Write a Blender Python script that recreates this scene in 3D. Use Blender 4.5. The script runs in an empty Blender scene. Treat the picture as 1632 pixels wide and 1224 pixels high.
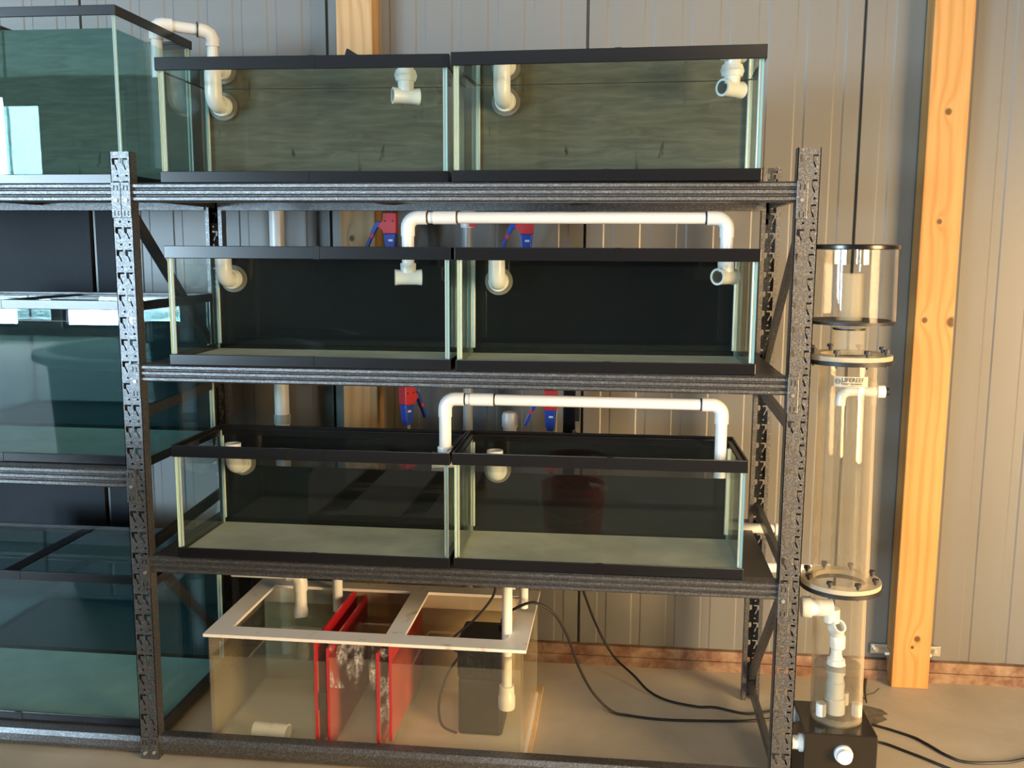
import bpy, bmesh, math, random
from mathutils import Vector, Matrix
from mathutils.geometry import delaunay_2d_cdt
random.seed(7)
SC = bpy.context.scene
COL = SC.collection
PI = math.pi

# ------------------------------------------------------------------ camera
CAM_F, CAM_P, CAM_PITCH, CAM_YAW, CAM_ROLL = 1524.72, (1.2891, -2.4428, 1.4635), 0.1420, 0.1120, 0.0052
cd = bpy.data.cameras.new('camera'); cam = bpy.data.objects.new('camera', cd); COL.objects.link(cam)
cd.sensor_fit = 'HORIZONTAL'; cd.sensor_width = 36.0; cd.lens = 36.0 * CAM_F / 1632.0
cd.clip_start = 0.05; cd.clip_end = 200
_c, _s = math.cos(CAM_YAW), math.sin(CAM_YAW)
_fw = Vector((-_s * math.cos(CAM_PITCH), _c * math.cos(CAM_PITCH), -math.sin(CAM_PITCH)))
_rt = Vector((_c, _s, 0)); _up = _rt.cross(_fw)
_r2 = _rt * math.cos(CAM_ROLL) + _up * math.sin(CAM_ROLL); _u2 = _up * math.cos(CAM_ROLL) - _rt * math.sin(CAM_ROLL)
cam.matrix_world = Matrix(((_r2.x, _u2.x, -_fw.x, CAM_P[0]), (_r2.y, _u2.y, -_fw.y, CAM_P[1]), (_r2.z, _u2.z, -_fw.z, CAM_P[2]), (0, 0, 0, 1)))
SC.camera = cam

# ------------------------------------------------------------------ world, lights, exposure
SC.view_settings.view_transform = 'Standard'; SC.view_settings.look = 'None'
SC.view_settings.gamma = 1.0; SC.view_settings.use_curve_mapping = False
SC.view_settings.exposure = -0.25
SC.cycles.transparent_max_bounces = 40
SC.cycles.max_bounces = 10
SC.cycles.glossy_bounces = 5
SC.cycles.sample_clamp_indirect = 6.0
w = bpy.data.worlds.new('world'); SC.world = w; w.use_nodes = True
w.node_tree.nodes['Background'].inputs[0].default_value = (0.62, 0.82, 1.0, 1)
w.node_tree.nodes['Background'].inputs[1].default_value = 1.5

def area(name, loc, target, sx, sy, power, col):
    l = bpy.data.lights.new(name, 'AREA'); l.shape = 'RECTANGLE'; l.size = sx; l.size_y = sy; l.energy = power; l.color = col
    o = bpy.data.objects.new(name, l); COL.objects.link(o); o.location = loc
    o.rotation_euler = (Vector(target) - Vector(loc)).to_track_quat('-Z', 'Y').to_euler()
    return o
ROOM_X0, ROOM_X1, ROOM_Y0, ROOM_Z1 = -11.5, 5.2, -11.2, 4.6
WALL_Y = 0.815
# daylight through the shop-front windows (far left, behind the camera)
area('window_daylight', (-9.2, -11.35, 1.95), (-9.2, 0, 1.95), 2.5, 3.5, 2600, (0.60, 0.82, 1.0))
area('window_daylight', (-6.45, -11.35, 1.3), (-6.45, 0, 1.3), 1.5, 2.2, 1300, (0.60, 0.82, 1.0))
# low warm light through the side door on the right
area('door_light', (5.15, -2.7, 1.05), (2.0, 0.4, 0.45), 1.75, 2.05, 125, (1.0, 0.66, 0.32)).data.spread = 1.25
# warm ceiling lamp over the shop floor
area('ceiling_lamp_and_fill', (2.6, -6.0, 4.2), (2.2, -2.0, 0.8), 1.2, 1.2, 140, (1.0, 0.77, 0.48))
area('ceiling_lamp_and_fill', (0.3, -4.2, 4.4), (0.4, -0.5, 0.5), 1.6, 1.6, 100, (0.72, 0.88, 1.0))  # added cool fill for the rack front, no fixture of its own

# ------------------------------------------------------------------ mesh builder
class MB:
    def __init__(s): s.v = []; s.f = []; s.m = []; s.sm = []
    def add(s, vs, fs, mi=0, smooth=False):
        o = len(s.v); s.v += [tuple(q) for q in vs]
        for f in fs: s.f.append(tuple(i + o for i in f)); s.m.append(mi); s.sm.append(smooth)
        return s
    def box(s, x0, x1, y0, y1, z0, z1, mi=0):
        vs = [(x0, y0, z0), (x1, y0, z0), (x1, y1, z0), (x0, y1, z0), (x0, y0, z1), (x1, y0, z1), (x1, y1, z1), (x0, y1, z1)]
        return s.add(vs, [(0, 3, 2, 1), (4, 5, 6, 7), (0, 1, 5, 4), (1, 2, 6, 5), (2, 3, 7, 6), (3, 0, 4, 7)], mi)
    def bevbox(s, x0, x1, y0, y1, z0, z1, b=0.003, mi=0):
        bm = bmesh.new(); bmesh.ops.create_cube(bm, size=1.0)
        for v in bm.verts: v.co = Vector(((x0 + x1) / 2 + v.co.x * (x1 - x0), (y0 + y1) / 2 + v.co.y * (y1 - y0), (z0 + z1) / 2 + v.co.z * (z1 - z0)))
        bmesh.ops.bevel(bm, geom=bm.edges[:], offset=b, segments=2, affect='EDGES', profile=0.6)
        bm.verts.index_update(); s.add([v.co[:] for v in bm.verts], [[v.index for v in f.verts] for f in bm.faces], mi); bm.free(); return s
    def tube(s, pts, r, n=16, ri=None, caps=True, mi=0, mi_in=None):
        pts = [Vector(p) for p in pts]; rs = r if isinstance(r, (list, tuple)) else [r] * len(pts)
        tg = []
        for i in range(len(pts)):
            a = pts[max(i - 1, 0)]; b = pts[min(i + 1, len(pts) - 1)]
            t = (b - a)
            tg.append(t.normalized() if t.length > 1e-9 else Vector((0, 0, 1)))
        ref = Vector((0, 0, 1)) if abs(tg[0].z) < 0.9 else Vector((0, 1, 0))
        u = tg[0].cross(ref).normalized(); rings = []
        for i, p in enumerate(pts):
            u = (u - tg[i] * u.dot(tg[i])).normalized(); w_ = tg[i].cross(u)
            rings.append((p, u.copy(), w_))
        def shell(rad, flip, m):
            vs = []; fs = []
            for (p, a, b), rr in zip(rings, rad):
                for k in range(n):
                    t = 2 * PI * k / n; vs.append(p + (a * math.cos(t) + b * math.sin(t)) * rr)
            for i in range(len(rings) - 1):
                for k in range(n):
                    q = (i * n + k, i * n + (k + 1) % n, (i + 1) * n + (k + 1) % n, (i + 1) * n + k)
                    fs.append(q[::-1] if flip else q)
            s.add(vs, fs, m, True)
        shell(rs, False, mi)
        if ri is None:
            if caps:
                for idx, fl in ((0, True), (len(rings) - 1, False)):
                    p, a, b = rings[idx]; vs = [p + (a * math.cos(2 * PI * k / n) + b * math.sin(2 * PI * k / n)) * rs[idx] for k in range(n)]
                    f = tuple(range(n)); s.add(vs, [f[::-1] if fl else f], mi)
        else:
            rin = ri if isinstance(ri, (list, tuple)) else [ri] * len(pts)
            shell(rin, True, mi if mi_in is None else mi_in)
            for idx, fl in ((0, True), (len(rings) - 1, False)):
                p, a, b = rings[idx]; vs = []
                for rr in (rs[idx], rin[idx]): vs += [p + (a * math.cos(2 * PI * k / n) + b * math.sin(2 * PI * k / n)) * rr for k in range(n)]
                fs = [(k, (k + 1) % n, n + (k + 1) % n, n + k) for k in range(n)]
                s.add(vs, [f[::-1] for f in fs] if fl else fs, mi)
        return s
    def lathe(s, prof, c=(0, 0, 0), n=32, mi=0, smooth=True):
        vs = []; fs = []
        for r, z in prof:
            for k in range(n): vs.append((c[0] + r * math.cos(2 * PI * k / n), c[1] + r * math.sin(2 * PI * k / n), c[2] + z))
        for i in range(len(prof) - 1):
            for k in range(n): fs.append((i * n + k, i * n + (k + 1) % n, (i + 1) * n + (k + 1) % n, (i + 1) * n + k))
        return s.add(vs, fs, mi, smooth)
    def disc(s, c, r, n=32, mi=0, flip=False):
        vs = [(c[0] + r * math.cos(2 * PI * k / n), c[1] + r * math.sin(2 * PI * k / n), c[2]) for k in range(n)]
        f = tuple(range(n)); return s.add(vs, [f[::-1] if flip else f], mi)
    def prism(s, poly, fn, d0, d1, mi=0):
        n = len(poly); vs = [fn(a, b, d0) for a, b in poly] + [fn(a, b, d1) for a, b in poly]
        fs = [tuple(range(n))[::-1], tuple(range(n, 2 * n))] + [(i, (i + 1) % n, n + (i + 1) % n, n + i) for i in range(n)]
        return s.add(vs, fs, mi)
    def shift(s, dx, dy, dz): s.v = [(a + dx, b + dy, c + dz) for a, b, c in s.v]; return s
    def map(s, fn): s.v = [tuple(fn(*q)) for q in s.v]; return s
    def bar(s, a, b, wx, wy, mi=0, ref=(0, 0, 1)):
        a, b = Vector(a), Vector(b); t = (b - a).normalized(); r = Vector(ref)
        if abs(t.dot(r)) > .95: r = Vector((0, 1, 0))
        u = t.cross(r).normalized(); w_ = u.cross(t)
        vs = [p + u * sx * wx / 2 + w_ * sy * wy / 2 for p in (a, b) for sx, sy in ((-1, -1), (1, -1), (1, 1), (-1, 1))]
        return s.add(vs, [(0, 1, 2, 3), (7, 6, 5, 4), (0, 4, 5, 1), (1, 5, 6, 2), (2, 6, 7, 3), (3, 7, 4, 0)], mi)

def mesh_of(name, mb, mats, fix=True):
    me = bpy.data.meshes.new(name); me.from_pydata(mb.v, [], mb.f)
    for m in (mats if isinstance(mats, (list, tuple)) else [mats]): me.materials.append(m)
    me.polygons.foreach_set('material_index', mb.m); me.polygons.foreach_set('use_smooth', mb.sm)
    if fix:
        bm = bmesh.new(); bm.from_mesh(me); bmesh.ops.recalc_face_normals(bm, faces=bm.faces); bm.to_mesh(me); bm.free()
    if any(mb.sm): me.set_sharp_from_angle(angle=math.radians(38))
    me.update(); return me
def wloc(o):
    v = Vector(o.location)
    while o.parent: o = o.parent; v += Vector(o.location)
    return v
def obj(name, mb, mats, parent=None, local=False, fix=True, center=True, bev=0):
    """local: mesh is given in the parent's frame; otherwise in world space (parent not rotated)"""
    if parent is not None and not local:
        q = wloc(parent); mb.shift(-q.x, -q.y, -q.z)
    off = (0, 0, 0)
    if center and mb.v:
        lo = [min(v[i] for v in mb.v) for i in range(3)]; hi = [max(v[i] for v in mb.v) for i in range(3)]
        off = ((lo[0] + hi[0]) / 2, (lo[1] + hi[1]) / 2, lo[2]); mb.shift(-off[0], -off[1], -off[2])
    o = bpy.data.objects.new(name, mesh_of(name, mb, mats, fix)); COL.objects.link(o)
    o.location = off; o.parent = parent
    if bev:
        b = o.modifiers.new('bevel', 'BEVEL'); b.width = bev; b.segments = 2; b.limit_method = 'ANGLE'
    return o
def dup(o, loc, parent=None, rot=None):
    c = o.copy(); COL.objects.link(c); c.parent = parent; c.location = loc
    if rot: c.rotation_euler = rot
    return c
def thing(name, label, cat, loc=(0, 0, 0), rz=0.0, group=None):
    o = bpy.data.objects.new(name, None); COL.objects.link(o); o.location = loc; o.rotation_euler = (0, 0, rz); o.empty_display_size = 0.1
    return tag(o, label, cat, group)
def tag(o, label, cat, group=None):
    o['label'] = label; o['category'] = cat
    if group: o['group'] = group
    return o
def struct(o): o['kind'] = 'structure'; return o

# ------------------------------------------------------------------ materials
def M(name, col, rough=0.5, metal=0.0, spec=0.5, **k):
    m = bpy.data.materials.new(name); m.use_nodes = True; b = m.node_tree.nodes['Principled BSDF']
    b.inputs['Base Color'].default_value = (*col, 1); b.inputs['Roughness'].default_value = rough
    b.inputs['Metallic'].default_value = metal; b.inputs['Specular IOR Level'].default_value = spec
    for a, v in k.items(): b.inputs[a].default_value = v
    return m
class NT:
    def __init__(s, m): s.t = m.node_tree; s.b = s.t.nodes.get('Principled BSDF')
    def n(s, ty, **k):
        q = s.t.nodes.new(ty)
        for a, v in k.items(): setattr(q, a, v)
        return q
    def l(s, a, b): s.t.links.new(a, b)
    def math(s, op, a, b=None, clamp=False):
        q = s.n('ShaderNodeMath', operation=op, use_clamp=clamp)
        for i, x in enumerate((a, b)):
            if x is None: continue
            if isinstance(x, (int, float)): q.inputs[i].default_value = x
            else: s.l(x, q.inputs[i])
        return q.outputs[0]
    def coord(s, scale=(1, 1, 1), kind='Object'):
        tc = s.n('ShaderNodeTexCoord'); mp = s.n('ShaderNodeMapping'); mp.inputs['Scale'].default_value = scale
        s.l(tc.outputs[kind], mp.inputs[0]); return mp.outputs[0]
    def noise(s, vec, scale, detail=4, rough=0.55, dist=0.0):
        q = s.n('ShaderNodeTexNoise'); s.l(vec, q.inputs['Vector']); q.inputs['Scale'].default_value = scale
        q.inputs['Detail'].default_value = detail; q.inputs['Roughness'].default_value = rough; q.inputs['Distortion'].default_value = dist
        return q.outputs[0]
    def ramp(s, fac, stops):
        q = s.n('ShaderNodeValToRGB'); s.l(fac, q.inputs[0]); e = q.color_ramp.elements
        while len(e) < len(stops): e.new(0.5)
        for i, (p, c) in enumerate(stops): e[i].position = p; e[i].color = (*c, 1)
        return q.outputs[0]
    def mix(s, fac, a, b, mode='MIX'):
        q = s.n('ShaderNodeMix', data_type='RGBA', blend_type=mode)
        for i, x in ((0, fac), (6, a), (7, b)):
            if isinstance(x, (int, float)): q.inputs[i].default_value = x
            elif isinstance(x, tuple): q.inputs[i].default_value = (*x, 1)
            else: s.l(x, q.inputs[i])
        return q.outputs[2]
    def bump(s, h, strength=0.3, dist=0.002):
        q = s.n('ShaderNodeBump'); q.inputs['Strength'].default_value = strength; q.inputs['Distance'].default_value = dist
        s.l(h, q.inputs['Height']); s.l(q.outputs[0], s.b.inputs['Normal'])

def mat_wall():
    m = M('wall_panel_paint', (0.30, 0.29, 0.265), 0.38, 0.0, 0.45); t = NT(m)
    n = t.noise(t.coord((3, 3, 0.6), 'Object'), 2.0, 3)
    t.l(t.mix(n, (0.148, 0.147, 0.141), (0.178, 0.176, 0.168)), t.b.inputs['Base Color']); return m
def mat_floor():
    m = M('concrete_floor', (0.42, 0.37, 0.30), 0.55); t = NT(m); v = t.coord((1, 1, 1), 'Object')
    a = t.noise(v, 1.6, 6, .6, .4); b = t.noise(v, 9.0, 6, .65, .3); c = t.noise(v, 60, 3)
    col = t.ramp(a, [(0.25, (0.34, 0.30, 0.23)), (0.5, (0.50, 0.44, 0.34)), (0.78, (0.62, 0.55, 0.44))])
    col = t.mix(t.math('MULTIPLY', b, 0.55), col, (0.27, 0.235, 0.18)); col = t.mix(t.math('MULTIPLY', c, 0.25), col, (0.5, 0.46, 0.4))
    t.l(col, t.b.inputs['Base Color']); t.bump(c, 0.15, 0.001); return m
def mat_wood(name, dark, mid, light, knots=(), ring=26.0):
    m = M(name, mid, 0.5, 0, 0.35); t = NT(m)
    tc = t.n('ShaderNodeTexCoord'); sp = t.n('ShaderNodeSeparateXYZ'); t.l(tc.outputs['Object'], sp.inputs[0])
    x, y, z = sp.outputs
    v = t.coord((1, 1, 0.22)); nz = t.noise(v, 6.0, 3, .5, .2); fine = t.noise(t.coord((1, 1, 0.02)), 160, 3)
    px = t.math('ADD', t.math('ADD', x, t.math('MULTIPLY', y, 0.5)), t.math('MULTIPLY', nz, 0.085))
    kmask = None
    for kx, kz, kr in knots:
        dx = t.math('SUBTRACT', x, kx); dz = t.math('MULTIPLY', t.math('SUBTRACT', z, kz), 0.55)
        d = t.math('SQRT', t.math('ADD', t.math('MULTIPLY', dx, dx), t.math('MULTIPLY', dz, dz)))
        ex = t.math('POWER', 2.718, t.math('MULTIPLY', d, -1.0 / (kr * 1.6)))
        px = t.math('ADD', px, t.math('MULTIPLY', ex, 0.06))
        dz2 = t.math('MULTIPLY', dz, 1.7); d2 = t.math('SQRT', t.math('ADD', t.math('MULTIPLY', dx, dx), t.math('MULTIPLY', dz2, dz2)))
        k = t.math('SUBTRACT', 1.0, t.math('MULTIPLY', t.math('SUBTRACT', d2, kr * 0.65), 1.0 / (kr * 0.5)), True)
        k.node.use_clamp = True
        kmask = k if kmask is None else t.math('MAXIMUM', kmask, k)
    wv = t.math('SINE', t.math('MULTIPLY', px, 2 * PI * ring)); wv = t.math('MULTIPLY', t.math('ADD', wv, 1.0), 0.5)
    wv = t.math('POWER', wv, 2.2)
    col = t.mix(wv, light, mid); col = t.mix(t.math('MULTIPLY', fine, 0.55), col, dark)
    if kmask is not None: col = t.mix(kmask, col, tuple(c * 0.35 for c in dark))
    t.l(col, t.b.inputs['Base Color']); t.bump(wv, 0.2, 0.001); return m
def mat_rack():
    m = M('hammered_steel', (0.165, 0.165, 0.17), 0.38, 0.85, 0.5); t = NT(m); v = t.coord()
    vo = t.n('ShaderNodeTexVoronoi'); t.l(v, vo.inputs['Vector']); vo.inputs['Scale'].default_value = 430
    t.bump(vo.outputs['Distance'], 0.5, 0.0008)
    sp = t.n('ShaderNodeSeparateColor'); t.l(vo.outputs['Color'], sp.inputs[0])
    t.l(t.ramp(sp.outputs[0], [(0.0, (0.12, 0.12, 0.125)), (0.7, (0.17, 0.17, 0.175)), (1.0, (0.30, 0.30, 0.30))]), t.b.inputs['Base Color'])  # glitter of the hammered finish put into the colour cell by cell
    return m
def mat_glass(name, tint=(0.93, 0.97, 0.95), ior=1.5, rough=0.0, gcol=(1, 1, 1), thin=True):
    m = bpy.data.materials.new(name); m.use_nodes = True; t = NT(m); nt = m.node_tree
    nt.nodes.remove(nt.nodes['Principled BSDF'])
    tr = t.n('ShaderNodeBsdfTransparent'); tr.inputs[0].default_value = (*tint, 1)
    gl = t.n('ShaderNodeBsdfGlossy'); gl.inputs['Roughness'].default_value = rough; gl.inputs[0].default_value = (*gcol, 1)
    fr = t.n('ShaderNodeFresnel'); fr.inputs[0].default_value = ior
    mx = t.n('ShaderNodeMixShader')
    fac = fr.outputs[0]
    if thin:   # thin sheet: Schlick term from the facing angle, the same from both sides
        lw = t.n('ShaderNodeLayerWeight'); lw.inputs[0].default_value = 0.5; f0 = ((ior - 1) / (ior + 1)) ** 2
        fac = t.math('ADD', t.math('MULTIPLY', t.math('POWER', lw.outputs['Facing'], 5.0), 1 - f0), f0)
    t.l(fac, mx.inputs[0]); t.l(tr.outputs[0], mx.inputs[1]); t.l(gl.outputs[0], mx.inputs[2])
    t.l(mx.outputs[0], nt.nodes['Material Output'].inputs[0]); return m
def mat_veil(name, tint, dif, fac):
    """slightly cloudy water seen from outside: mostly clear, a little scattering"""
    m = bpy.data.materials.new(name); m.use_nodes = True; t = NT(m); nt = m.node_tree
    nt.nodes.remove(nt.nodes['Principled BSDF'])
    tr = t.n('ShaderNodeBsdfTransparent'); tr.inputs[0].default_value = (*tint, 1)
    df = t.n('ShaderNodeBsdfDiffuse'); df.inputs[0].default_value = (*dif, 1)
    mx = t.n('ShaderNodeMixShader'); mx.inputs[0].default_value = fac
    t.l(tr.outputs[0], mx.inputs[1]); t.l(df.outputs[0], mx.inputs[2]); t.l(mx.outputs[0], nt.nodes['Material Output'].inputs[0]); return m
def mat_paint_streak(name, a, b, rough=0.4, scale=(1.2, 1, 9)):
    m = M(name, a, rough, 0, 0.0); t = NT(m); v = t.coord(scale)
    n = t.noise(v, 5, 5, .6, 1.2); n2 = t.noise(t.coord((5, 1, 1.2)), 4.5, 4, .6, .5)
    col = t.mix(t.ramp(n, [(0.3, (0, 0, 0)), (0.7, (1, 1, 1))]), a, b)
    sp = t.ramp(n2, [(0.66, (0, 0, 0)), (0.73, (1, 1, 1))]); col = t.mix(sp, col, tuple(c * .25 for c in a))
    t.l(col, t.b.inputs['Base Color']); return m
def mat_noise2(name, a, b, scale, rough=0.6, detail=5, lo=.35, hi=.65, bump=0):
    m = M(name, a, rough); t = NT(m); n = t.noise(t.coord(), scale, detail, .6, .3)
    t.l(t.mix(t.ramp(n, [(lo, (0, 0, 0)), (hi, (1, 1, 1))]), a, b), t.b.inputs['Base Color'])
    if bump: t.bump(n, bump, .002)
    return m

m_wall = mat_wall(); m_floor = mat_floor()
m_woodR = mat_wood('pine_orange', (0.34, 0.15, 0.04), (0.48, 0.245, 0.075), (0.58, 0.325, 0.115), knots=((0.0, 1.885, .011), (-0.005, 1.55, .009), (-0.03, 1.24, .010), (0.052, 1.235, .017), (0.014, 0.175, .011), (0.0, 0.145, .006)))
m_woodL = mat_wood('pine_tan', (0.30, 0.16, 0.06), (0.46, 0.28, 0.12), (0.58, 0.38, 0.19), knots=((-0.02, 1.49, .010), (0.03, 2.3, .012)))
m_sill = mat_noise2('rusty_sill', (0.13, 0.055, 0.03), (0.30, 0.20, 0.13), 18, .6)
m_rack = mat_rack()
m_rackdark = M('dark_steel', (0.03, 0.03, 0.033), 0.42, 0.5)
m_deck = mat_noise2('deck_board', (0.035, 0.028, 0.022), (0.06, 0.05, 0.042), 6, .35)
m_zinc = M('zinc_bolt', (0.75, 0.75, 0.72), 0.3, 0.9)
m_black = M('black_plastic', (0.007, 0.007, 0.009), 0.24, 0, 0.5)
m_rubber = M('black_rubber', (0.010, 0.010, 0.011), 0.5)
m_glass = mat_glass('tank_glass', (0.965, 0.98, 0.972), 1.5)
m_glin = mat_glass('tank_glass_wet', (0.97, 0.985, 0.977), 1.22)
m_gedge = M('glass_edge', (0.45, 0.62, 0.58), 0.2, 0, 0.6)
m_sil = M('silicone_seam', (0.42, 0.47, 0.42), 0.3)
m_wtop = mat_glass('water_surface', (0.96, 0.975, 0.96), 1.33, thin=False)
m_wside = mat_veil('clear_water', (0.955, 0.97, 0.96), (0.35, 0.42, 0.40), 0.004)
m_wsideG = mat_veil('green_water', (0.80, 0.90, 0.90), (0.12, 0.28, 0.30), 0.006)
m_paintblk = M('black_back_paint', (0.006, 0.007, 0.009), 0.6, 0, 0)
m_painttealrefl = M('teal_reflection_back', (0.010, 0.022, 0.03), 0.6, 0, 0)  # near-black back, teal of the window reflections mixed into its colour
m_paintolive = mat_paint_streak('olive_brushed_paint', (0.100, 0.093, 0.078), (0.175, 0.163, 0.128))
m_sed = mat_noise2('pale_sediment', (0.46, 0.45, 0.36), (0.60, 0.59, 0.50), 7, .7)
m_sedG = mat_noise2('green_sediment', (0.36, 0.46, 0.44), (0.44, 0.54, 0.51), 7, .7)
m_sedD = mat_noise2('dark_sediment', (0.10, 0.105, 0.075), (0.17, 0.17, 0.12), 7, .7)
m_pvc = M('white_pvc', (0.72, 0.74, 0.74), 0.32)
m_pvcin = M('pvc_bore', (0.45, 0.46, 0.43), 0.5)
m_pvcgrey = M('grey_pvc', (0.33, 0.36, 0.37), 0.4)
m_ink = M('black_marker', (0.01, 0.01, 0.012), 0.5)
m_red = M('red_plastic', (0.55, 0.035, 0.045), 0.4)
m_blue = M('blue_plastic', (0.02, 0.07, 0.45), 0.35)
m_redac = M('red_acrylic', (0.50, 0.02, 0.03), 0.22)
m_acr = mat_glass('clear_acrylic', (0.985, 0.985, 0.97), 1.49)
m_acrhazy = mat_veil('hazy_acrylic', (0.97, 0.96, 0.93), (0.75, 0.70, 0.58), 0.12)
m_sumpback = mat_veil('cream_acrylic', (0.95, 0.93, 0.88), (0.62, 0.55, 0.42), 0.45)
m_whitep = M('white_acrylic', (0.80, 0.78, 0.75), 0.35)
m_whitedirty = mat_noise2('stained_white_acrylic', (0.80, 0.78, 0.75), (0.42, 0.36, 0.28), 16, .4, lo=.60, hi=.75)
m_sumpw = mat_veil('yellow_sump_water', (0.96, 0.94, 0.86), (0.80, 0.76, 0.64), 0.075)
m_sumpw_top = mat_glass('sump_water_surface', (0.95, 0.92, 0.82), 1.33, thin=False)
def mat_salt():
    m = M('salt_creep', (0.78, 0.74, 0.74), 0.9); t = NT(m); n = t.noise(t.coord((1, 1, .7)), 95, 6, .8, 0)
    n2 = t.noise(t.coord((1, 1, .5)), 15, 3, .6, .3); a = t.ramp(n, [(0.44, (.05, .05, .05)), (0.62, (.8, .8, .8))]); b = t.ramp(n2, [(0.46, (0, 0, 0)), (0.60, (1, 1, 1))])
    t.l(t.mix(1.0, a, b, 'MULTIPLY'), t.b.inputs['Alpha']); return m
m_salt = mat_salt()
m_ply = mat_noise2('plywood', (0.52, 0.36, 0.20), (0.62, 0.46, 0.28), 12, .6)
m_box = M('black_acrylic_box', (0.018, 0.014, 0.010), 0.18)
m_white_lbl = M('label_film', (0.50, 0.42, 0.29), 0.5)
m_clip = M('galvanised', (0.55, 0.53, 0.48), 0.35, 0.85)
m_sheet = mat_noise2('black_sheet', (0.012, 0.016, 0.022), (0.02, 0.025, 0.033), 3, .6)
m_sheet.node_tree.nodes['Principled BSDF'].inputs['Specular IOR Level'].default_value = 0.2

# ------------------------------------------------------------------ the room
struct(obj('floor', MB().box(ROOM_X0 - .3, ROOM_X1 + .3, ROOM_Y0 - .3, WALL_Y + .2, -0.12, 0.0), m_floor))
m_ceil = M('ceiling_grey', (0.20, 0.195, 0.185), 0.7)
struct(obj('ceiling', MB().box(ROOM_X0 - .3, ROOM_X1 + .3, ROOM_Y0 - .3, WALL_Y + .2, ROOM_Z1, ROOM_Z1 + .1), m_ceil))
wb = struct(obj('wall_back', MB().box(ROOM_X0 - .3, ROOM_X1 + .3, WALL_Y + .02, WALL_Y + .15, 0.0, ROOM_Z1), m_wall))
# profiled steel wall panels, each its own piece
PW = 0.8745
def panel_mesh():
    prof = [(0.0, 0.018), (0.002, 0.0)]
    for k in range(7):
        a = 0.0576 + k * 0.1207
        prof += [(a, 0.0), (a + .005, 0.0022), (a + .032, 0.0022), (a + .037, 0.0)]
    prof += [(PW - .008, 0.0), (PW - .006, 0.018)]
    mb = MB(); n = len(prof); z0, z1 = 0.068, ROOM_Z1 - .01
    vs = [(x, y, z0) for x, y in prof] + [(x, y, z1) for x, y in prof]
    mb.add(vs, [(i, i + 1, n + i + 1, n + i) for i in range(n - 1)]); return mb
pm = None
for k in range(-13, 6):
    x = 0.294 + k * PW
    if x < ROOM_X0 - .9 or x > ROOM_X1: continue
    if pm is None:
        pm = mesh_of('panel', panel_mesh(), m_wall, fix=False)
    o = bpy.data.objects.new('panel', pm); COL.objects.link(o); o.parent = wb
    o.location = (x - wb.location.x, WALL_Y - wb.location.y, 0)
# sill along the foot of the wall
sb = MB(); sb.box(ROOM_X0, ROOM_X1, WALL_Y - .022, WALL_Y + .02, 0.034, 0.0695); sb.box(ROOM_X0, ROOM_X1, WALL_Y - .03, WALL_Y + .02, 0.0, 0.034)
struct(obj('baseboard_back', sb, m_sill))
m_block = mat_noise2('painted_block', (0.16, 0.16, 0.155), (0.22, 0.22, 0.215), 6, .8)
m_inner = M('inner_wall', (0.20, 0.19, 0.17), 0.6)
WIN = [(-10.5, -7.9, 3.7), (-7.2, -5.7, 2.4)]
fr = MB(); cuts = [ROOM_X0]
for a, b, wt in WIN: fr.box(cuts[-1], a, ROOM_Y0 - .2, ROOM_Y0, 0, ROOM_Z1); cuts.append(b); fr.box(a, b, ROOM_Y0 - .2, ROOM_Y0, 0, .2); fr.box(a, b, ROOM_Y0 - .2, ROOM_Y0, wt, ROOM_Z1)
fr.box(cuts[-1], ROOM_X1, ROOM_Y0 - .2, ROOM_Y0, 0, ROOM_Z1)
struct(obj('wall_front', fr, m_block))
m_alu = M('window_frame_metal', (0.05, 0.05, 0.055), 0.4, 0.5)
m_pane = mat_glass('window_pane', (0.97, 0.98, 0.98), 1.45)
for i, (a, b, wt) in enumerate(WIN):
    e = MB(); f = .05
    e.box(a, b, ROOM_Y0 - .12, ROOM_Y0 - .05, .2, .2 + f); e.box(a, b, ROOM_Y0 - .12, ROOM_Y0 - .05, wt - f, wt)
    e.box(a, a + f, ROOM_Y0 - .12, ROOM_Y0 - .05, .2, wt); e.box(b - f, b, ROOM_Y0 - .12, ROOM_Y0 - .05, .2, wt); e.box(a, b, ROOM_Y0 - .12, ROOM_Y0 - .05, 1.5, 1.5 + f)
    wo = struct(obj('window_%d' % (i + 1), e, m_alu))
    obj('pane', MB().box(a + f, b - f, ROOM_Y0 - .09, ROOM_Y0 - .084, .2 + f, 1.5), m_pane, wo); obj('pane', MB().box(a + f, b - f, ROOM_Y0 - .09, ROOM_Y0 - .084, 1.5 + f, wt - f), m_pane, wo)
struct(obj('wall_left', MB().box(ROOM_X0 - .2, ROOM_X0, ROOM_Y0, WALL_Y, 0, ROOM_Z1), m_inner))
wr = MB(); wr.box(ROOM_X1, ROOM_X1 + .2, ROOM_Y0, -3.6, 0, ROOM_Z1); wr.box(ROOM_X1, ROOM_X1 + .2, -1.8, WALL_Y, 0, ROOM_Z1); wr.box(ROOM_X1, ROOM_X1 + .2, -3.6, -1.8, 2.1, ROOM_Z1)
struct(obj('wall_right', wr, m_inner))

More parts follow.
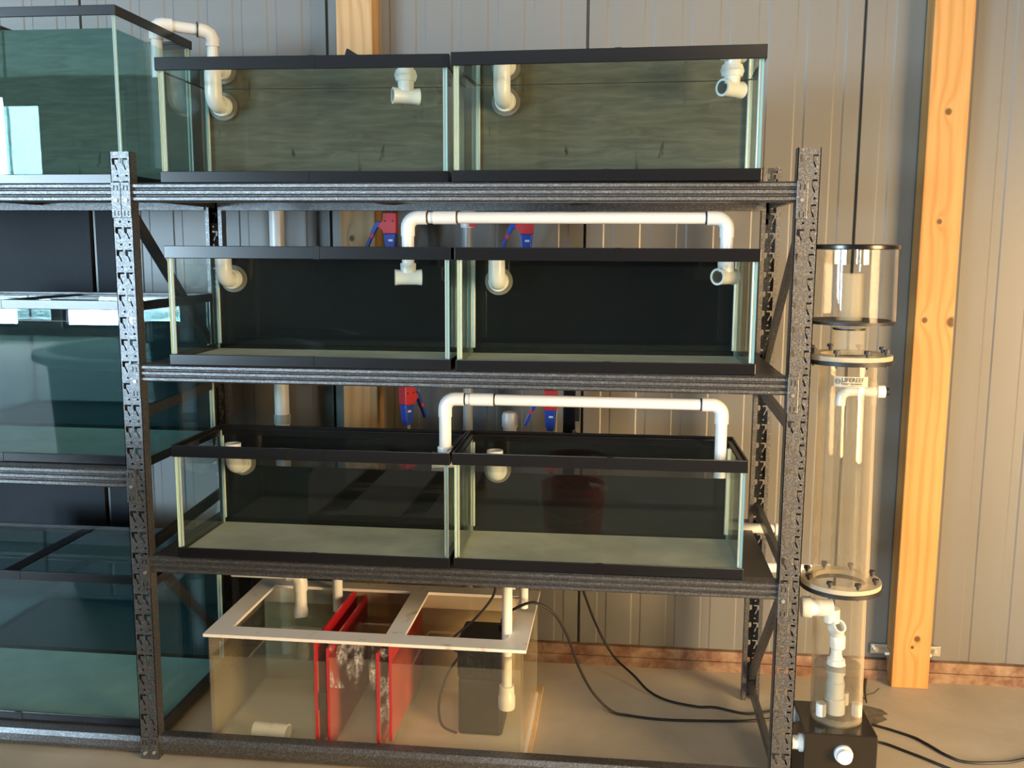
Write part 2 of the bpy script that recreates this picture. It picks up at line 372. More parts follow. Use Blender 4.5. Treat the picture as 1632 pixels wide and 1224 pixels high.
# timber posts against the wall
def timber(name, label, x0, x1, y0, mat, clips):
    t = thing(name, label, 'post', ((x0 + x1) / 2, y0, 0))
    obj('beam', MB().bevbox(x0, x1, y0, WALL_Y - .001, 0.0, ROOM_Z1, .004), mat, t)
    for sx, xe in clips:
        c = MB(); z = .10
        c.bevbox(min(xe, xe + sx * .055), max(xe, xe + sx * .055), WALL_Y - .012, WALL_Y - .008, z - .012, z + .022, .001)
        c.bevbox(min(xe, xe + sx * .004), max(xe, xe + sx * .004), WALL_Y - .055, WALL_Y - .008, z - .016, z + .014, .001)
        b = obj('angle_clip', c, m_clip, t)
        q = MB().tube([(xe + sx * .038, WALL_Y - .013, z + .006), (xe + sx * .038, WALL_Y - .024, z + .006)], .008, 6)
        obj('bolt_head', q, m_zinc, b)
        obj('bolt_head', MB().tube([(xe + sx * .003, WALL_Y - .04, z), (xe + sx * .016, WALL_Y - .04, z)], .007, 6), m_zinc, b)
    return t
timber('timber_post', 'orange pine timber post with dark knots beside the clear skimmer column', 2.224, 2.344, 0.733, m_woodR, ((-1, 2.224), (1, 2.344)))
timber('timber_post', 'tan pine timber post on the wall behind the shelf rack', 0.352, 0.472, 0.715, m_woodL, ())
# black sheets on the wall behind the left bay
for x0, x1, lb in ((-1.45, -0.585, 'black plastic sheet on the wall, the wider of the two behind the big tanks'), (-0.565, -0.44, 'narrow black plastic sheet on the wall next to the steel rack post')):
    o = obj('black_plastic_sheet', MB().bevbox(x0, x1, WALL_Y - .012, WALL_Y - .003, 0.08, 1.70, .002), m_sheet); tag(o, lb, 'sheet')

# ------------------------------------------------------------------ steel shelf rack (two bays sharing a post)
L, PWD, RD = 1.711, 0.0550, 0.61
PH, PITCH, PTOP = 1.706, 0.0598, 1.6895
def post_mesh():
    mb = MB(); S = PWD / 505.0; SV = PITCH / 615.0; th = .0022; dep = .036
    slot = [(150, 300), (325, 300), (325, 348), (224, 348), (224, 462), (246, 484), (292, 602), (274, 632), (250, 606), (212, 482), (166, 472), (150, 430)]
    def holes(nz):
        out = []
        for cx in (0, 226):
            out.append([((x - 105 + cx) * S, -(y - 300) * SV) for x, y in slot])
            out.append([((283 - 105 + cx + 30 * math.cos(a)) * S, -(770 - 300 + 30 * math.sin(a)) * SV) for a in [2 * PI * k / 10 for k in range(10)]])
        return out
    hs = holes(0); top = .007
    def inside(p, poly):
        c = False; n = len(poly); j = n - 1
        for i in range(n):
            (xi, yi), (xj, yj) = poly[i], poly[j]
            if (yi > p[1]) != (yj > p[1]) and p[0] < (xj - xi) * (p[1] - yi) / (yj - yi) + xi: c = not c
            j = i
        return c
    pts = [Vector((0, top)), Vector((PWD, top)), Vector((PWD, top - PITCH)), Vector((0, top - PITCH))]; ed = [(0, 1), (1, 2), (2, 3), (3, 0)]
    for h in hs:
        o = len(pts); pts += [Vector(q) for q in h]; ed += [(o + i, o + (i + 1) % len(h)) for i in range(len(h))]
    r = delaunay_2d_cdt(pts, ed, [], 0, 1e-7); V2, F2 = r[0], r[2]
    F2 = [f for f in F2 if not any(inside(((V2[f[0]].x + V2[f[1]].x + V2[f[2]].x) / 3, (V2[f[0]].y + V2[f[1]].y + V2[f[2]].y) / 3), h) for h in hs)]
    ncell = int((PTOP - .03) / PITCH)
    for k in range(ncell):
        z = PTOP - k * PITCH
        mb.add([(v.x, 0, z + v.y) for v in V2], [tuple(f) for f in F2])
        for h in hs:
            n = len(h); mb.add([(a, 0, z + b) for a, b in h] + [(a, th, z + b) for a, b in h], [(i, (i + 1) % n, n + (i + 1) % n, n + i) for i in range(n)], 1)
    zt = PTOP + top; zb = PTOP + top - ncell * PITCH
    mb.add([(0, 0, zt), (PWD, 0, zt), (PWD, 0, PH), (0, 0, PH)], [(0, 1, 2, 3)]); mb.add([(0, 0, 0), (PWD, 0, 0), (PWD, 0, zb), (0, 0, zb)], [(0, 1, 2, 3)])
    mb.box(0, th, 0, dep, 0, PH); mb.box(PWD - th, PWD, 0, dep, 0, PH)
    mb.box(th, .012, dep - th, dep, 0, PH); mb.box(PWD - .012, PWD - th, dep - th, dep, 0, PH)
    return mb
rack = thing('steel_shelf_rack', 'dark grey hammered steel shelf rack with slotted posts carrying all the tanks', 'shelf rack', (0.0, 0.3, 0.0))
pme = mesh_of('post', post_mesh(), [m_rack, m_rackdark], fix=False)
XL = -1.769 - PWD
for x in (XL, -PWD, L):
    for rear in (False, True):
        o = bpy.data.objects.new('post', pme); COL.objects.link(o); o.parent = rack
        o.location = (x + (PWD if rear else 0), (RD if rear else 0) - .3, 0.001)
        if rear: o.rotation_euler = (0, 0, PI)
def beam_mb(x0, x1, z1, h, front=True, ribs=3):
    # corrugated box beam, ribs run along the length
    y0 = 0.003 if front else RD - .003; s = 1 if front else -1
    prof = [(0.040, 0.0), (0.010, 0.0)]
    n = ribs; 
    for k in range(n):
        a = h * (k + .03) / n; b = h * (k + .97) / n
        prof += [(0.006, a), (0.0, a + (b - a) * .28), (0.0, a + (b - a) * .72), (0.006, b)]
    prof += [(0.010, h), (0.040, h)]
    mb = MB(); m = len(prof); vs = [(x0, y0 + s * d, z1 - h + z) for d, z in prof] + [(x1, y0 + s * d, z1 - h + z) for d, z in prof]
    mb.add(vs, [(i, (i + 1) % m, m + (i + 1) % m, m + i) for i in range(m)] + [tuple(range(m)), tuple(range(m, 2 * m))]); return mb
def end_plate(xc, zt, front=True, post_x=None):
    y = 0.0 if front else RD; s = -1 if front else 1
    mb = MB(); hw = .0135
    mb.bevbox(xc - hw, xc + hw, min(y, y + s * .004), max(y, y + s * .004), zt - .092, zt + .001, .0015)
    p = obj('end_plate', mb, m_rack, rack)
    if front:
        for dz, dx in ((-.014, -.005), (-.014, .005), (-.080, -.005), (-.080, .005)):
            obj('hook_slot', MB().bevbox(xc + dx - .0016, xc + dx + .0016, -.0046, -.0035, zt + dz - .007, zt + dz + .007, .0004), m_rackdark, p)
        obj('bolt', MB().tube([(xc, -.004, zt - .046), (xc, -.0075, zt - .046)], .0048, 8), m_zinc, p)
BZ = [(1.6271, .0505), (1.1442, .0481), (0.6047, .0474), (0.0676, .056)]
BZL = [(1.6271, .0505), (0.8500, .054), (0.0640, .052)]
for (bays, x0, x1, side) in ((BZ, 0.0, L, 0), (BZL, -1.769, -PWD, 1)):
    for i, (zt, h) in enumerate(bays):
        last = i == len(bays) - 1
        for front in (True, False):
            if last and side == 0 and not front: continue
            obj('beam', beam_mb(x0, x1, zt, h, front, 3 if not last else 1), m_rack, rack)
            end_plate(x0 - PWD / 4 if side == 0 else x0 - PWD / 4, zt, front); end_plate(x1 + PWD / 4, zt, front)
        if not (last and side == 0):
            dk = MB().box(x0 + .004, x1 - .004, .043, RD - .043, zt - .014, zt - .0005)
            obj('deck_board', dk, m_deck, rack)
            for xs in (x0 + (x1 - x0) * .33, x0 + (x1 - x0) * .67): obj('deck_support', MB().box(xs - .015, xs + .015, .043, RD - .043, zt - .034, zt - .0145), m_rackdark, rack)
            if side == 0:
                pass
for x in (XL + PWD / 2, -PWD / 2, L + PWD / 2):
    for a, b in (((.036, 1.56), (RD - .036, 1.10)), ((.036, 1.0), (RD - .036, 1.02)), ((.036, .615), (RD - .036, .645)), ((.036, .60), (RD - .036, .09)), ((.036, .05), (RD - .036, .05)), ((.036, 1.60), (RD - .036, 1.60))):
        obj('brace', MB().bar((x, a[0], a[1]), (x, b[0], b[1]), .016, .030), m_rack if x > 0 else m_rackdark, rack)

# ------------------------------------------------------------------ aquariums
def elbow_up(mb, x, yb, zc, r, rise, reach=.055):
    pts = [(x, yb, zc), (x, yb - reach + r * 1.3, zc)]
    for k in range(1, 7):
        a = PI / 2 * k / 6; pts.append((x, yb - reach + r * 1.3 - math.sin(a) * r * 1.3, zc + (1 - math.cos(a)) * r * 1.3))
    pts.append((x, yb - reach, zc + rise)); mb.tube(pts, r, 20, r * .82, mi=0, mi_in=1); return mb
def ring(mb, x0, x1, y0, y1, z0, z1, wdt, mi=0):
    mb.box(x0, x1, y0, y0 + wdt, z0, z1, mi); mb.box(x0, x1, y1 - wdt, y1, z0, z1, mi)
    mb.box(x0, x0 + wdt, y0 + wdt, y1 - wdt, z0, z1, mi); mb.box(x1 - wdt, x1, y0 + wdt, y1 - wdt, z0, z1, mi); return mb
def tank(label, loc, rz, W, D, H, wz, paint, sed, water, group, rim_t=.033, rim_b=.029, over=None, brace=False, over_z=None, sed_h=.006, side_paint=None):
    t = thing('aquarium', label, 'aquarium', loc, rz, group)
    g = .006; i = .004
    bf = MB(); ring(bf, 0, W, 0, D, 0, rim_b, .0037); bf.box(.0037, W - .0037, .0037, D - .0037, .002, .008)
    b = obj('bottom_frame', bf, m_black, t, True, bev=.0015)
    obj('frame_clip', MB().box(W * .5, W * .522, -.0012, .004, .001, rim_b + .0004), m_black, t, True)
    obj('frame_clip', MB().box(W * .53, W * .552, -.0032, .004, H - rim_t - .0004, H + .0005), m_black, t, True)
    tf = MB(); ring(tf, -.002, W + .002, -.002, D + .002, H - rim_t, H, .006); ring(tf, .003, W - .003, .003, D - .003, H - .013, H - .007, .016)
    if brace: tf.box(W * .5 - .02, W * .5 + .02, .01, D - .01, H - .012, H - .006)
    obj('top_frame', tf, m_black, t, True, bev=.0015)
    z0, z1 = .010, H - .014
    fo = dict(local=True)
    def pane(x0, x1, y0, y1, thin):
        mb = MB(); mb.box(x0, x1, y0, y1, z0, z1)
        # faces: 0 bottom,1 top,2 front,3 right,4 back,5 left
        mb.m = {'f': [1, 1, 0, 1, 2, 1], 'b': [1, 1, 2, 1, 0, 1], 'l': [1, 1, 1, 2, 1, 0], 'r': [1, 1, 1, 0, 1, 2]}[thin]
        return mb
    obj('front_pane', pane(i, W - i, i, i + g, 'f'), [m_glass, m_gedge, m_glin], t, True)
    obj('back_pane', pane(i, W - i, D - i - g, D - i, 'b'), [m_glass, m_gedge, m_glin], t, True)
    obj('side_pane', pane(i, i + g, i + g, D - i - g, 'l'), [m_glass, m_gedge, m_glin], t, True)
    obj('side_pane', pane(W - i - g, W - i, i + g, D - i - g, 'r'), [m_glass, m_gedge, m_glin], t, True)
    obj('painted_back', MB().box(i, W - i, D - i + .0003, D - .0008, .010, H - rim_t + .012), paint, t, True)
    e = i + g
    obj('sediment', MB().box(e + .0005, W - e - .0005, e + .0005, D - e - .0005, .0085, .0135), sed, t, True)
    wm = MB(); wm.box(e + .0008, W - e - .0008, e + .0008, D - e - .0008, .014, wz); wm.m = [0, 1, 0, 0, 0, 0]
    obj('water', wm, [water, m_wtop], t, True)
    for sx, sy in ((e + .003, e + .003), (W - e - .003, e + .003), (e + .003, D - e - .003), (W - e - .003, D - e - .003)):
        obj('silicone_seam', MB().tube([(sx, sy, rim_b), (sx, sy, H - rim_t)], .0035, 8), m_sil, t, True)
    if over is not None:
        zc = over_z
        eb = MB(); elbow_up(eb, over, D - e - .001, zc, .0235, wz - zc + .012, .075)
        eo = obj('overflow_elbow', eb, [m_pvc, m_pvcin], t, True)
        ro = MB(); ro.tube([(over, D - e - .001, zc), (over, D - e - .010, zc)], .040, 24)
        obj('bulkhead_flange', ro, m_over, t, True)
        obj('hub', MB().tube([(over, D - e - .010, zc), (over, D - e - .026, zc)], .029, 20), m_pvc, eo, True).location -= eo.location
    return t
m_over = M('grey_bulkhead', (0.16, 0.16, 0.145), 0.45)
TW, TD, TH = 0.768, 0.318, 0.3183
GR = 'low glass tanks on the shelf rack'
R3 = dict(W=TW, D=TD, H=TH)
tank('low glass aquarium with olive brushed back on the top shelf, beside the tall tank', (0.0776, .0098, BZ[0][0] + .0005), .0248, wz=.287, paint=m_paintolive, sed=m_sedD, water=m_wside, group=GR, over=.06, over_z=.236, **R3)
tank('low glass aquarium with olive brushed back on the top shelf at the bare deck end', (0.8565, .0101, BZ[0][0] + .0005), -.0394, wz=.287, paint=m_paintolive, sed=m_sedD, water=m_wside, group=GR, over=.09, over_z=.24, **R3)
tank('low black-backed aquarium on the second shelf with red-blue clamp behind it at the tan post', (0.0845, .0014, BZ[1][0] + .0005), 0.0, wz=.270, paint=m_paintblk, sed=m_sed, water=m_wside, group=GR, over=.062, over_z=.222, **R3)
tank('low black-backed aquarium on the second shelf next to the bare deck corner', (0.8665, -.004, BZ[1][0] + .0005), .034, wz=.273, paint=m_paintblk, sed=m_sed, water=m_wside, group=GR, over=.085, over_z=.222, **R3)
tank('low black-backed aquarium on the third shelf right above the red-baffled sump', (0.0795, .0027, BZ[2][0] + .0005), 0.0, wz=.266, paint=m_paintblk, sed=m_sed, water=m_wside, group=GR, over=.075, over_z=.205, **R3)
tank('low black-backed aquarium on the third shelf above the loose black cords', (0.8560, .0083, BZ[2][0] + .0005), .0100, wz=.266, paint=m_paintblk, sed=m_sed, water=m_wside, group=GR, over=.085, over_z=.205, **R3)
BW, BD, BH = 0.92, 0.455, 0.462
GL = 'tall tanks in the neighbouring bay'
for zt, wz, lb, pt, sd in ((BZL[0][0], .405, 'tall glass aquarium on the top shelf with a pipe hooked over its corner', m_paintolive, m_sedG), (BZL[1][0], .402, 'tall dark-backed aquarium on the middle shelf with round tub reflected in it', m_painttealrefl, m_sedG), (BZL[2][0], .398, 'tall dark-backed aquarium on the bottom shelf near the floor with framed top', m_painttealrefl, m_sedG)):
    top = zt > 1.5
    tank(lb, (-BW - .012 - (.036 if top else 0), .052, zt + .0005), 0.0, wz=wz, paint=pt, sed=sd, water=m_wsideG, group=GL, W=BW, D=BD, H=BH, brace=True, rim_t=.026, rim_b=.026)

# ------------------------------------------------------------------ pvc plumbing
def arc(c, a, b, n=6):
    """quarter bend from direction a to b around c: points"""
    a, b, c = Vector(a), Vector(b), Vector(c)
    return [c + a * math.cos(PI / 2 * k / n) + b * math.sin(PI / 2 * k / n) for k in range(n + 1)]
def tee_parts(parent, x, y, z, ang, ztop, r=.0205):
    d = Vector((math.cos(ang), math.sin(ang), 0)); c = Vector((x, y, z)); h = .036
    mb = MB(); mb.tube([c - d * h, c - d * (h - .014), c + d * (h - .014), c + d * h], [r * 1.08, r * 1.0, r * 1.0, r * 1.08], 20, r * .80, mi_in=1)
    mb.tube([c + Vector((0, 0, r * .6)), c + Vector((0, 0, r + .016)), c + Vector((0, 0, r + .018))], [r * 1.0, r * 1.05, r * 1.0], 20)
    obj('tee', mb, [m_pvc, m_pvcin], parent)
    obj('drop_pipe', MB().tube([c + Vector((0, 0, r + .016)), (x, y, ztop)], r * .82, 18), m_pvc, parent)
def return_line(label, x0, x1, y, z, r, bottoms, tees):
    t = thing('pvc_return_pipe', label, 'pipe', ((x0 + x1) / 2, y, z))
    R = .028
    mb = MB().tube([(x0 + R, y, z), (x1 - R, y, z)], r, 20); obj('pipe', mb, m_pvc, t)
    for x, s in ((x0, 1), (x1, -1)):
        pts = [(x + s * (R + .024), y, z)] + arc((x + s * R, y, z - R), (0, 0, R), (-s * R, 0, 0)) + [(x, y, z - R - .022)]
        e = obj('elbow', MB().tube(pts, r * 1.2, 20, r * 1.0), m_pvc, t)
        obj('marker_ring', MB().tube([(x + s * (R + .026), y, z), (x + s * (R + .029), y, z)], r * 1.06, 20), m_ink, e)
    cp = obj('coupling', MB().tube([(x0 + R + .042, y, z), (x0 + R + .105, y, z)], r * 1.14, 20), m_pvc, t)
    obj('marker_ring', MB().tube([(x0 + R + .107, y, z), (x0 + R + .110, y, z)], r * 1.06, 20), m_ink, cp)
    for (x, zb, te) in ((x0, bottoms[0], tees[0]), (x1, bottoms[1], tees[1])):
        if te is not None: tee_parts(t, x, y, zb, te, z - R - .005)
        else:
            obj('drop_pipe', MB().tube([(x, y, z - R - .005), (x, y, zb)], r, 18, r * .8), m_pvc, t)
            obj('collar', MB().tube([(x, y, zb + .02), (x, y, zb + .045)], r * 1.22, 18), m_pvc, t)
    return t
return_line('white pvc return pipe bridging the two second-shelf aquariums', 0.714, 1.562, .13, 1.5415, .0158, (1.381, 1.390), (.30, .85))
return_line('white pvc return pipe bridging the two third-shelf aquariums', 0.8195, 1.5625, .10, 1.0535, .0155, (.882, .858), (.1, None))
for x, y, z, a, lb in ((.708, .15, 1.862, .45, 'white pvc tee fitting under the rim of the top tank beside the tall aquarium'), (1.5625, .15, 1.870, .75, 'white pvc tee fitting under the rim of the top tank at the bare deck end')):
    t = thing('pvc_tee_return', lb, 'pipe fitting', (x, y, z))
    tee_parts(t, x, y, z, a, 1.915)
    pts = [(x, y, 1.905)] + [(x, y + .02 - .02 * math.cos(q), 1.925 + .02 * math.sin(q)) for q in (0, .5, 1.0, PI / 2)] + [(x, .20, 1.946)] + [(x, .30, 1.962), (x, .44, 1.967)]
    obj('feed_pipe', MB().tube(pts, .0165, 16), m_pvc, t)
    obj('collar', MB().tube([(x, y, 1.900), (x, y, 1.9145)], [.026, .031], 18), m_pvc, t)
# bridging pipe from the tall tank
t = thing('pvc_bridge_pipe', 'white pvc pipe hooked over the back corner of the tall top tank', 'pipe', (-.02, .43, 2.05))
obj('pipe', MB().tube([(-.085, .395, 2.115), (.022, .452, 2.108)], .0165, 18), m_pvc, t)
obj('elbow', MB().tube([(-.060, .408, 2.114)] + [(-.085 - .016 * math.sin(q), .395 - .009 * math.sin(q), 2.098 + .016 * math.cos(q)) for q in (0, .5, 1.0, PI / 2)] + [(-.101, .386, 2.07)], .021, 18), m_pvc, t)
obj('drop_pipe', MB().tube([(-.101, .386, 2.08), (-.101, .386, 1.96)], .0165, 18, .013), m_pvc, t)
el = obj('elbow', MB().tube([(.004, .4425, 2.109), (.022, .452, 2.106), (.034, .458, 2.098), (.040, .461, 2.085), (.040, .461, 2.062)], .021, 18), m_pvc, t)
obj('marker_ring', MB().tube([(.001, .441, 2.109), (.004, .4425, 2.109)], .0225, 18), m_ink, el)
obj('drop_pipe', MB().tube([(.040, .461, 2.064), (.040, .461, 1.70)], .0165, 18), m_pvc, t)
# risers behind the rack
t = thing('pvc_riser', 'thick white vertical drain pipe behind the rack left of the tan timber post', 'pipe', (.149, .672, 0))
obj('pipe', MB().tube([(.149, .672, .0), (.149, .672, 1.60)], .0245, 20), m_pvc, t)
obj('coupling', MB().tube([(.149, .672, .862), (.149, .672, .895)], .028, 20), m_pvcgrey, t); obj('coupling', MB().tube([(.149, .672, .30), (.149, .672, .36)], .028, 20), m_pvcgrey, t)
t = thing('pvc_riser', 'thin vertical pvc pipe with red valve fittings behind the second shelf', 'pipe', (.791, .672, 0))
obj('pipe', MB().tube([(.791, .672, .0), (.791, .672, 1.60)], .0165, 18), m_pvcgrey, t)
v = obj('valve_body', MB().tube([(.791, .672, 1.525), (.791, .672, 1.535), (.791, .672, 1.590), (.791, .672, 1.600)], [.022, .024, .024, .022], 18), m_pvc, t)
obj('valve_handle', MB().bevbox(.79, .825, .642, .652, 1.585, 1.605, .003), m_red, v); obj('valve_handle', MB().bevbox(.798, .825, .642, .652, 1.528, 1.545, .003), m_red, v)
t = thing('pvc_standpipe', 'short capped white pvc standpipe behind the third shelf', 'pipe', (.932, .672, 0))
obj('pipe', MB().tube([(.932, .672, 0), (.932, .672, .885)], .0225, 20), m_pvc, t)
obj('cap', MB().lathe([(.0265, 0), (.0268, .035), (.022, .048), (.012, .052), (0.0001, .0525)], (.932, .672, .872), 24), m_pvc, t)
t = thing('pvc_cross_pipe', 'white pvc pipe running sideways behind the third-shelf tank', 'pipe', (1.45, .49, .605))
obj('pipe', MB().tube([(1.15, .49, .606 + .012), (1.78, .49, .606)], .0155, 18), m_pvc, t)
obj('cap', MB().tube([(1.778, .49, .606), (1.80, .49, .606)], .019, 18), m_pvc, t)
t = thing('pvc_cross_pipe', 'white pvc pipe running under the third deck towards the skimmer column', 'pipe', (1.6, .49, .480))
obj('pipe', MB().tube([(1.2, .49, .480), (1.93, .49, .484)], .0155, 18), m_pvc, t)
obj('cap', MB().tube([(1.925, .49, .484), (1.95, .49, .484)], .019, 18), m_pvc, t)

# ------------------------------------------------------------------ trigger bar clamps
def clamp(label, x, y, ztop, zb, mir=1, rz=0.0, jaw=None):
    t = thing('bar_clamp', label, 'clamp', (x, y, ztop), rz, 'red and blue bar clamps behind the tanks')
    P = lambda a, b, d: (a * mir, d, b)
    head = [(-.020, 0), (.020, 0), (.022, -.003), (.022, -.063), (.019, -.066), (-.020, -.066), (-.024, -.055), (-.036, -.045), (-.037, -.040), (-.030, -.032), (-.022, -.022)]
    h = obj('head', MB().prism(head, P, -.017, .017), m_red, t, True, bev=.003)
    for dx in (-.014, .012): obj('rivet', MB().tube([(dx * mir, -.0168, -.026), (dx * mir, -.0185, -.026)], .003, 8), m_rackdark, t, True)
    grip = [(-.020, -.0655), (.020, -.0655), (.015, -.118), (.012, -.135), (-.010, -.135), (-.015, -.118)]
    obj('grip', MB().prism(grip, P, -.014, .014), m_blue, t, True, bev=.004)
    g2 = MB().prism([(-.004, -.084), (.010, -.084), (.010, -.091), (-.004, -.091)], P, -.0148, -.0140); obj('maker_patch', g2, m_pvc, t, True)
    lev = [(-.030, -.028), (-.042, -.026), (-.052, -.034), (-.066, -.066), (-.070, -.076), (-.058, -.080), (-.050, -.062), (-.042, -.048), (-.034, -.046)]
    obj('trigger', MB().prism(lev, P, -.008, .008), m_blue, t, True, bev=.002)
    obj('trigger_band', MB().prism([(-.064, -.0665), (-.070, -.078), (-.060, -.082), (-.053, -.070)], P, -.0088, .0088), m_red, t, True)
    obj('trigger_tip', MB().prism([(-.070, -.078), (-.088, -.118), (-.078, -.122), (-.060, -.081)], P, -.008, .008), m_blue, t, True, bev=.002)
    obj('bar', MB().box(-.0095 if mir > 0 else .0035, -.0035 if mir > 0 else .0095, -.004, .004, zb - ztop, .001), m_zinc, t, True)
    obj('bar_cover', MB().box(-.003, .010, -.0035, .0035, -.001, (jaw or ztop + .16) - ztop), m_rackdark, t, True)
    if jaw:
        ja = [(-.140, -.004), (-.132, .020), (-.126, .019), (-.098, .002), (.012, -.012), (.014, -.034), (-.13, -.024)]
        obj('jaw', MB().prism(ja, lambda a, b, d: (a * 1.0, d, b + jaw - ztop), -.010, .010), m_black, t, True)
    return t
clamp('red and blue bar clamp beside the tan timber post, second shelf', .545, .630, 1.571, 1.40, jaw=2.062)
clamp('red and blue bar clamp hanging below the white return pipe, second shelf', .988, .630, 1.571, 1.40)
clamp('red and blue bar clamp seen edge-on, third shelf, at the tan timber post', .594, .630, 1.012, .84, mir=-1, rz=.95)
clamp('red and blue bar clamp with black jaw beside the capped standpipe', 1.070, .630, 1.005, .84)
t = thing('bar_clamp_jaw', 'black clamp jaw with shiny bolts beside the bar clamp, third shelf', 'clamp', (1.13, .655, .90))
obj('jaw', MB().bevbox(1.112, 1.152, .612, .642, .84, 1.12, .003), m_black, t)
obj('pad', MB().bevbox(1.150, 1.166, .614, .640, .905, .955, .003), m_rubber, t)
for q in (.962, .872): obj('bolt', MB().tube([(1.150, .611, q), (1.150, .601, q)], .008, 8), m_zinc, t)

# ------------------------------------------------------------------ acrylic sump with red baffles
SX0, SX1, SY0, SY1, SZ0, SZ1 = .132, 1.044, .058, .505, .014, .357
o = obj('plywood_board', MB().bevbox(.115, 1.062, .05, .575, 0.0, .0135, .002), m_ply); tag(o, 'thin plywood board on the floor under the acrylic sump', 'board')
sump = thing('acrylic_sump', 'clear acrylic sump tank with white rim and red baffles on the floor', 'sump tank', ((SX0 + SX1) / 2, (SY0 + SY1) / 2, SZ0))
th = .008
obj('front_pane', MB().box(SX0, SX1, SY0, SY0 + th, SZ0, SZ1), m_acr, sump); obj('back_pane', MB().box(SX0, SX1, SY1 - th, SY1, SZ0, SZ1), m_sumpback, sump)
obj('side_pane', MB().box(SX0, SX0 + th, SY0 + th, SY1 - th, SZ0, SZ1), m_acrhazy, sump); obj('side_pane', MB().box(SX1 - th, SX1, SY0 + th, SY1 - th, SZ0, SZ1), m_acr, sump)
obj('base_pane', MB().box(SX0 - .004, SX1 + .004, SY0 - .004, SY1 + .004, SZ0, SZ0 + .008), m_whitep, sump)
rm = MB(); rz0, rz1 = SZ1, SZ1 + .009
rm.box(SX0 - .008, SX1 + .008, SY0 - .012, SY0 + .052, rz0, rz1); rm.box(SX0 - .008, SX1 + .008, SY1 - .05, SY1 + .008, rz0, rz1)
rm.box(SX0 - .008, SX0 + .055, SY0 + .052, SY1 - .05, rz0, rz1); rm.box(SX1 - .052, SX1 + .008, SY0 + .052, SY1 - .05, rz0, rz1); rm.box(.643, .698, SY0 + .052, SY1 - .05, rz0, rz1)
obj('rim', rm, m_whitedirty, sump)
for x, zt, zb in ((.446, SZ1 - .002, SZ0 + .008), (.482, .332, SZ0 + .008), (.627, .326, SZ0 + .008), (.6635, SZ1 - .002, SZ0 + .05)):
    obj('baffle', MB().box(x - .003, x + .003, SY0 + th + .0005, SY1 - th - .0005, zb, zt), m_redac, sump)
obj('salt_crust', MB().box(.488, .622, SY0 + th + .0006, SY0 + th + .0018, .215, .352), m_salt, sump)
obj('salt_crust', MB().box(.634, .660, SY0 + th + .0006, SY0 + th + .0018, .09, .340), m_salt, sump)
obj('media_block', MB().bevbox(.4505, .4775, SY0 + .012, SY0 + .05, .14, .195, .006), m_rubber, sump)
for x0, x1, z in ((SX0 + th, .4425, .292), (.4495, .4785, .292), (.4855, .6235, .305), (.6305, .6600, .300), (.667, SX1 - th, .297)):
    wm = MB(); wm.box(x0 + .0006, x1 - .0006, SY0 + th + .0025, SY1 - th - .001, SZ0 + .0085, z); wm.m = [0, 1, 0, 0, 0, 0]
    obj('water', wm, [m_sumpw, m_sumpw_top], sump)
# pump in the return chamber
pump = thing('submersible_pump', 'black submersible pump with ribbed cover in the sump', 'pump', (.94, .28, .024))
obj('body', MB().bevbox(.835, .968, .20, .36, .024, .20, .012), m_rubber, pump)
obj('motor_cover', MB().bevbox(.832, .968, .20, .36, .20, .318, .012), m_rubber, pump)
for k in range(7): obj('rib', MB().bevbox(.845 + k * .017, .851 + k * .017, .193, .210, .215, .305, .002), m_black, pump)
obj('cable_gland', MB().tube([(.955, .29, .31), (.955, .29, .335)], .009, 10), m_black, pump)
ret = thing('pvc_pump_riser', 'white pvc riser with threaded coupling beside the pump in the sump', 'pipe', (.985, .165, .14))
obj('pipe', MB().tube([(.985, .165, .17), (.985, .165, .52)], .0150, 18), m_pvc, ret)
obj('coupling', MB().tube([(.985, .165, .135), (.985, .165, .143), (.985, .165, .172), (.985, .165, .176), (.985, .165, .205)], [.0235, .025, .025, .0225, .0215], 20), m_pvc, ret)
obj('second_pipe', MB().tube([(1.020, .30, .39), (1.020, .30, .54)], .013, 16), m_pvc, ret)
dr = thing('pvc_drain_pipe', 'white pvc drain elbow pouring into the sump', 'pipe', (.30, .36, .31))
obj('pipe', MB().tube([(.08, .372, .437), (.275, .372, .437)], .0175, 18), m_pvc, dr)
obj('elbow', MB().tube([(.262, .372, .437)] + arc((.275, .372, .410), (0, 0, .027), (.027, 0, 0))[1:] + [(.302, .372, .385)], .0225, 18), m_pvc, dr)
obj('spout', MB().tube([(.302, .372, .39), (.302, .372, .335), (.304, .366, .322), (.307, .36, .30)], [.0185, .0195, .022, .0225], 18, [.016, .017, .019, .0195]), m_pvc, dr)
f2 = thing('pvc_fitting', 'loose white pvc coupling lying on the sump floor', 'pipe fitting', (.293, .115, .025))
obj('sleeve', MB().tube([(.240, .118, .046), (.305, .112, .046)], .0235, 20, .019), m_pvc, f2); obj('collar', MB().tube([(.300, .1125, .046), (.345, .108, .046)], .0255, 20, .021), m_pvc, f2)
p3 = thing('pvc_stub_pipe', 'white pvc stub pipe behind the red baffle cover of the sump', 'pipe', (.43, .44, .36))
obj('pipe', MB().tube([(.405, .43, .30), (.405, .43, .56)], .016, 16), m_pvc, p3)

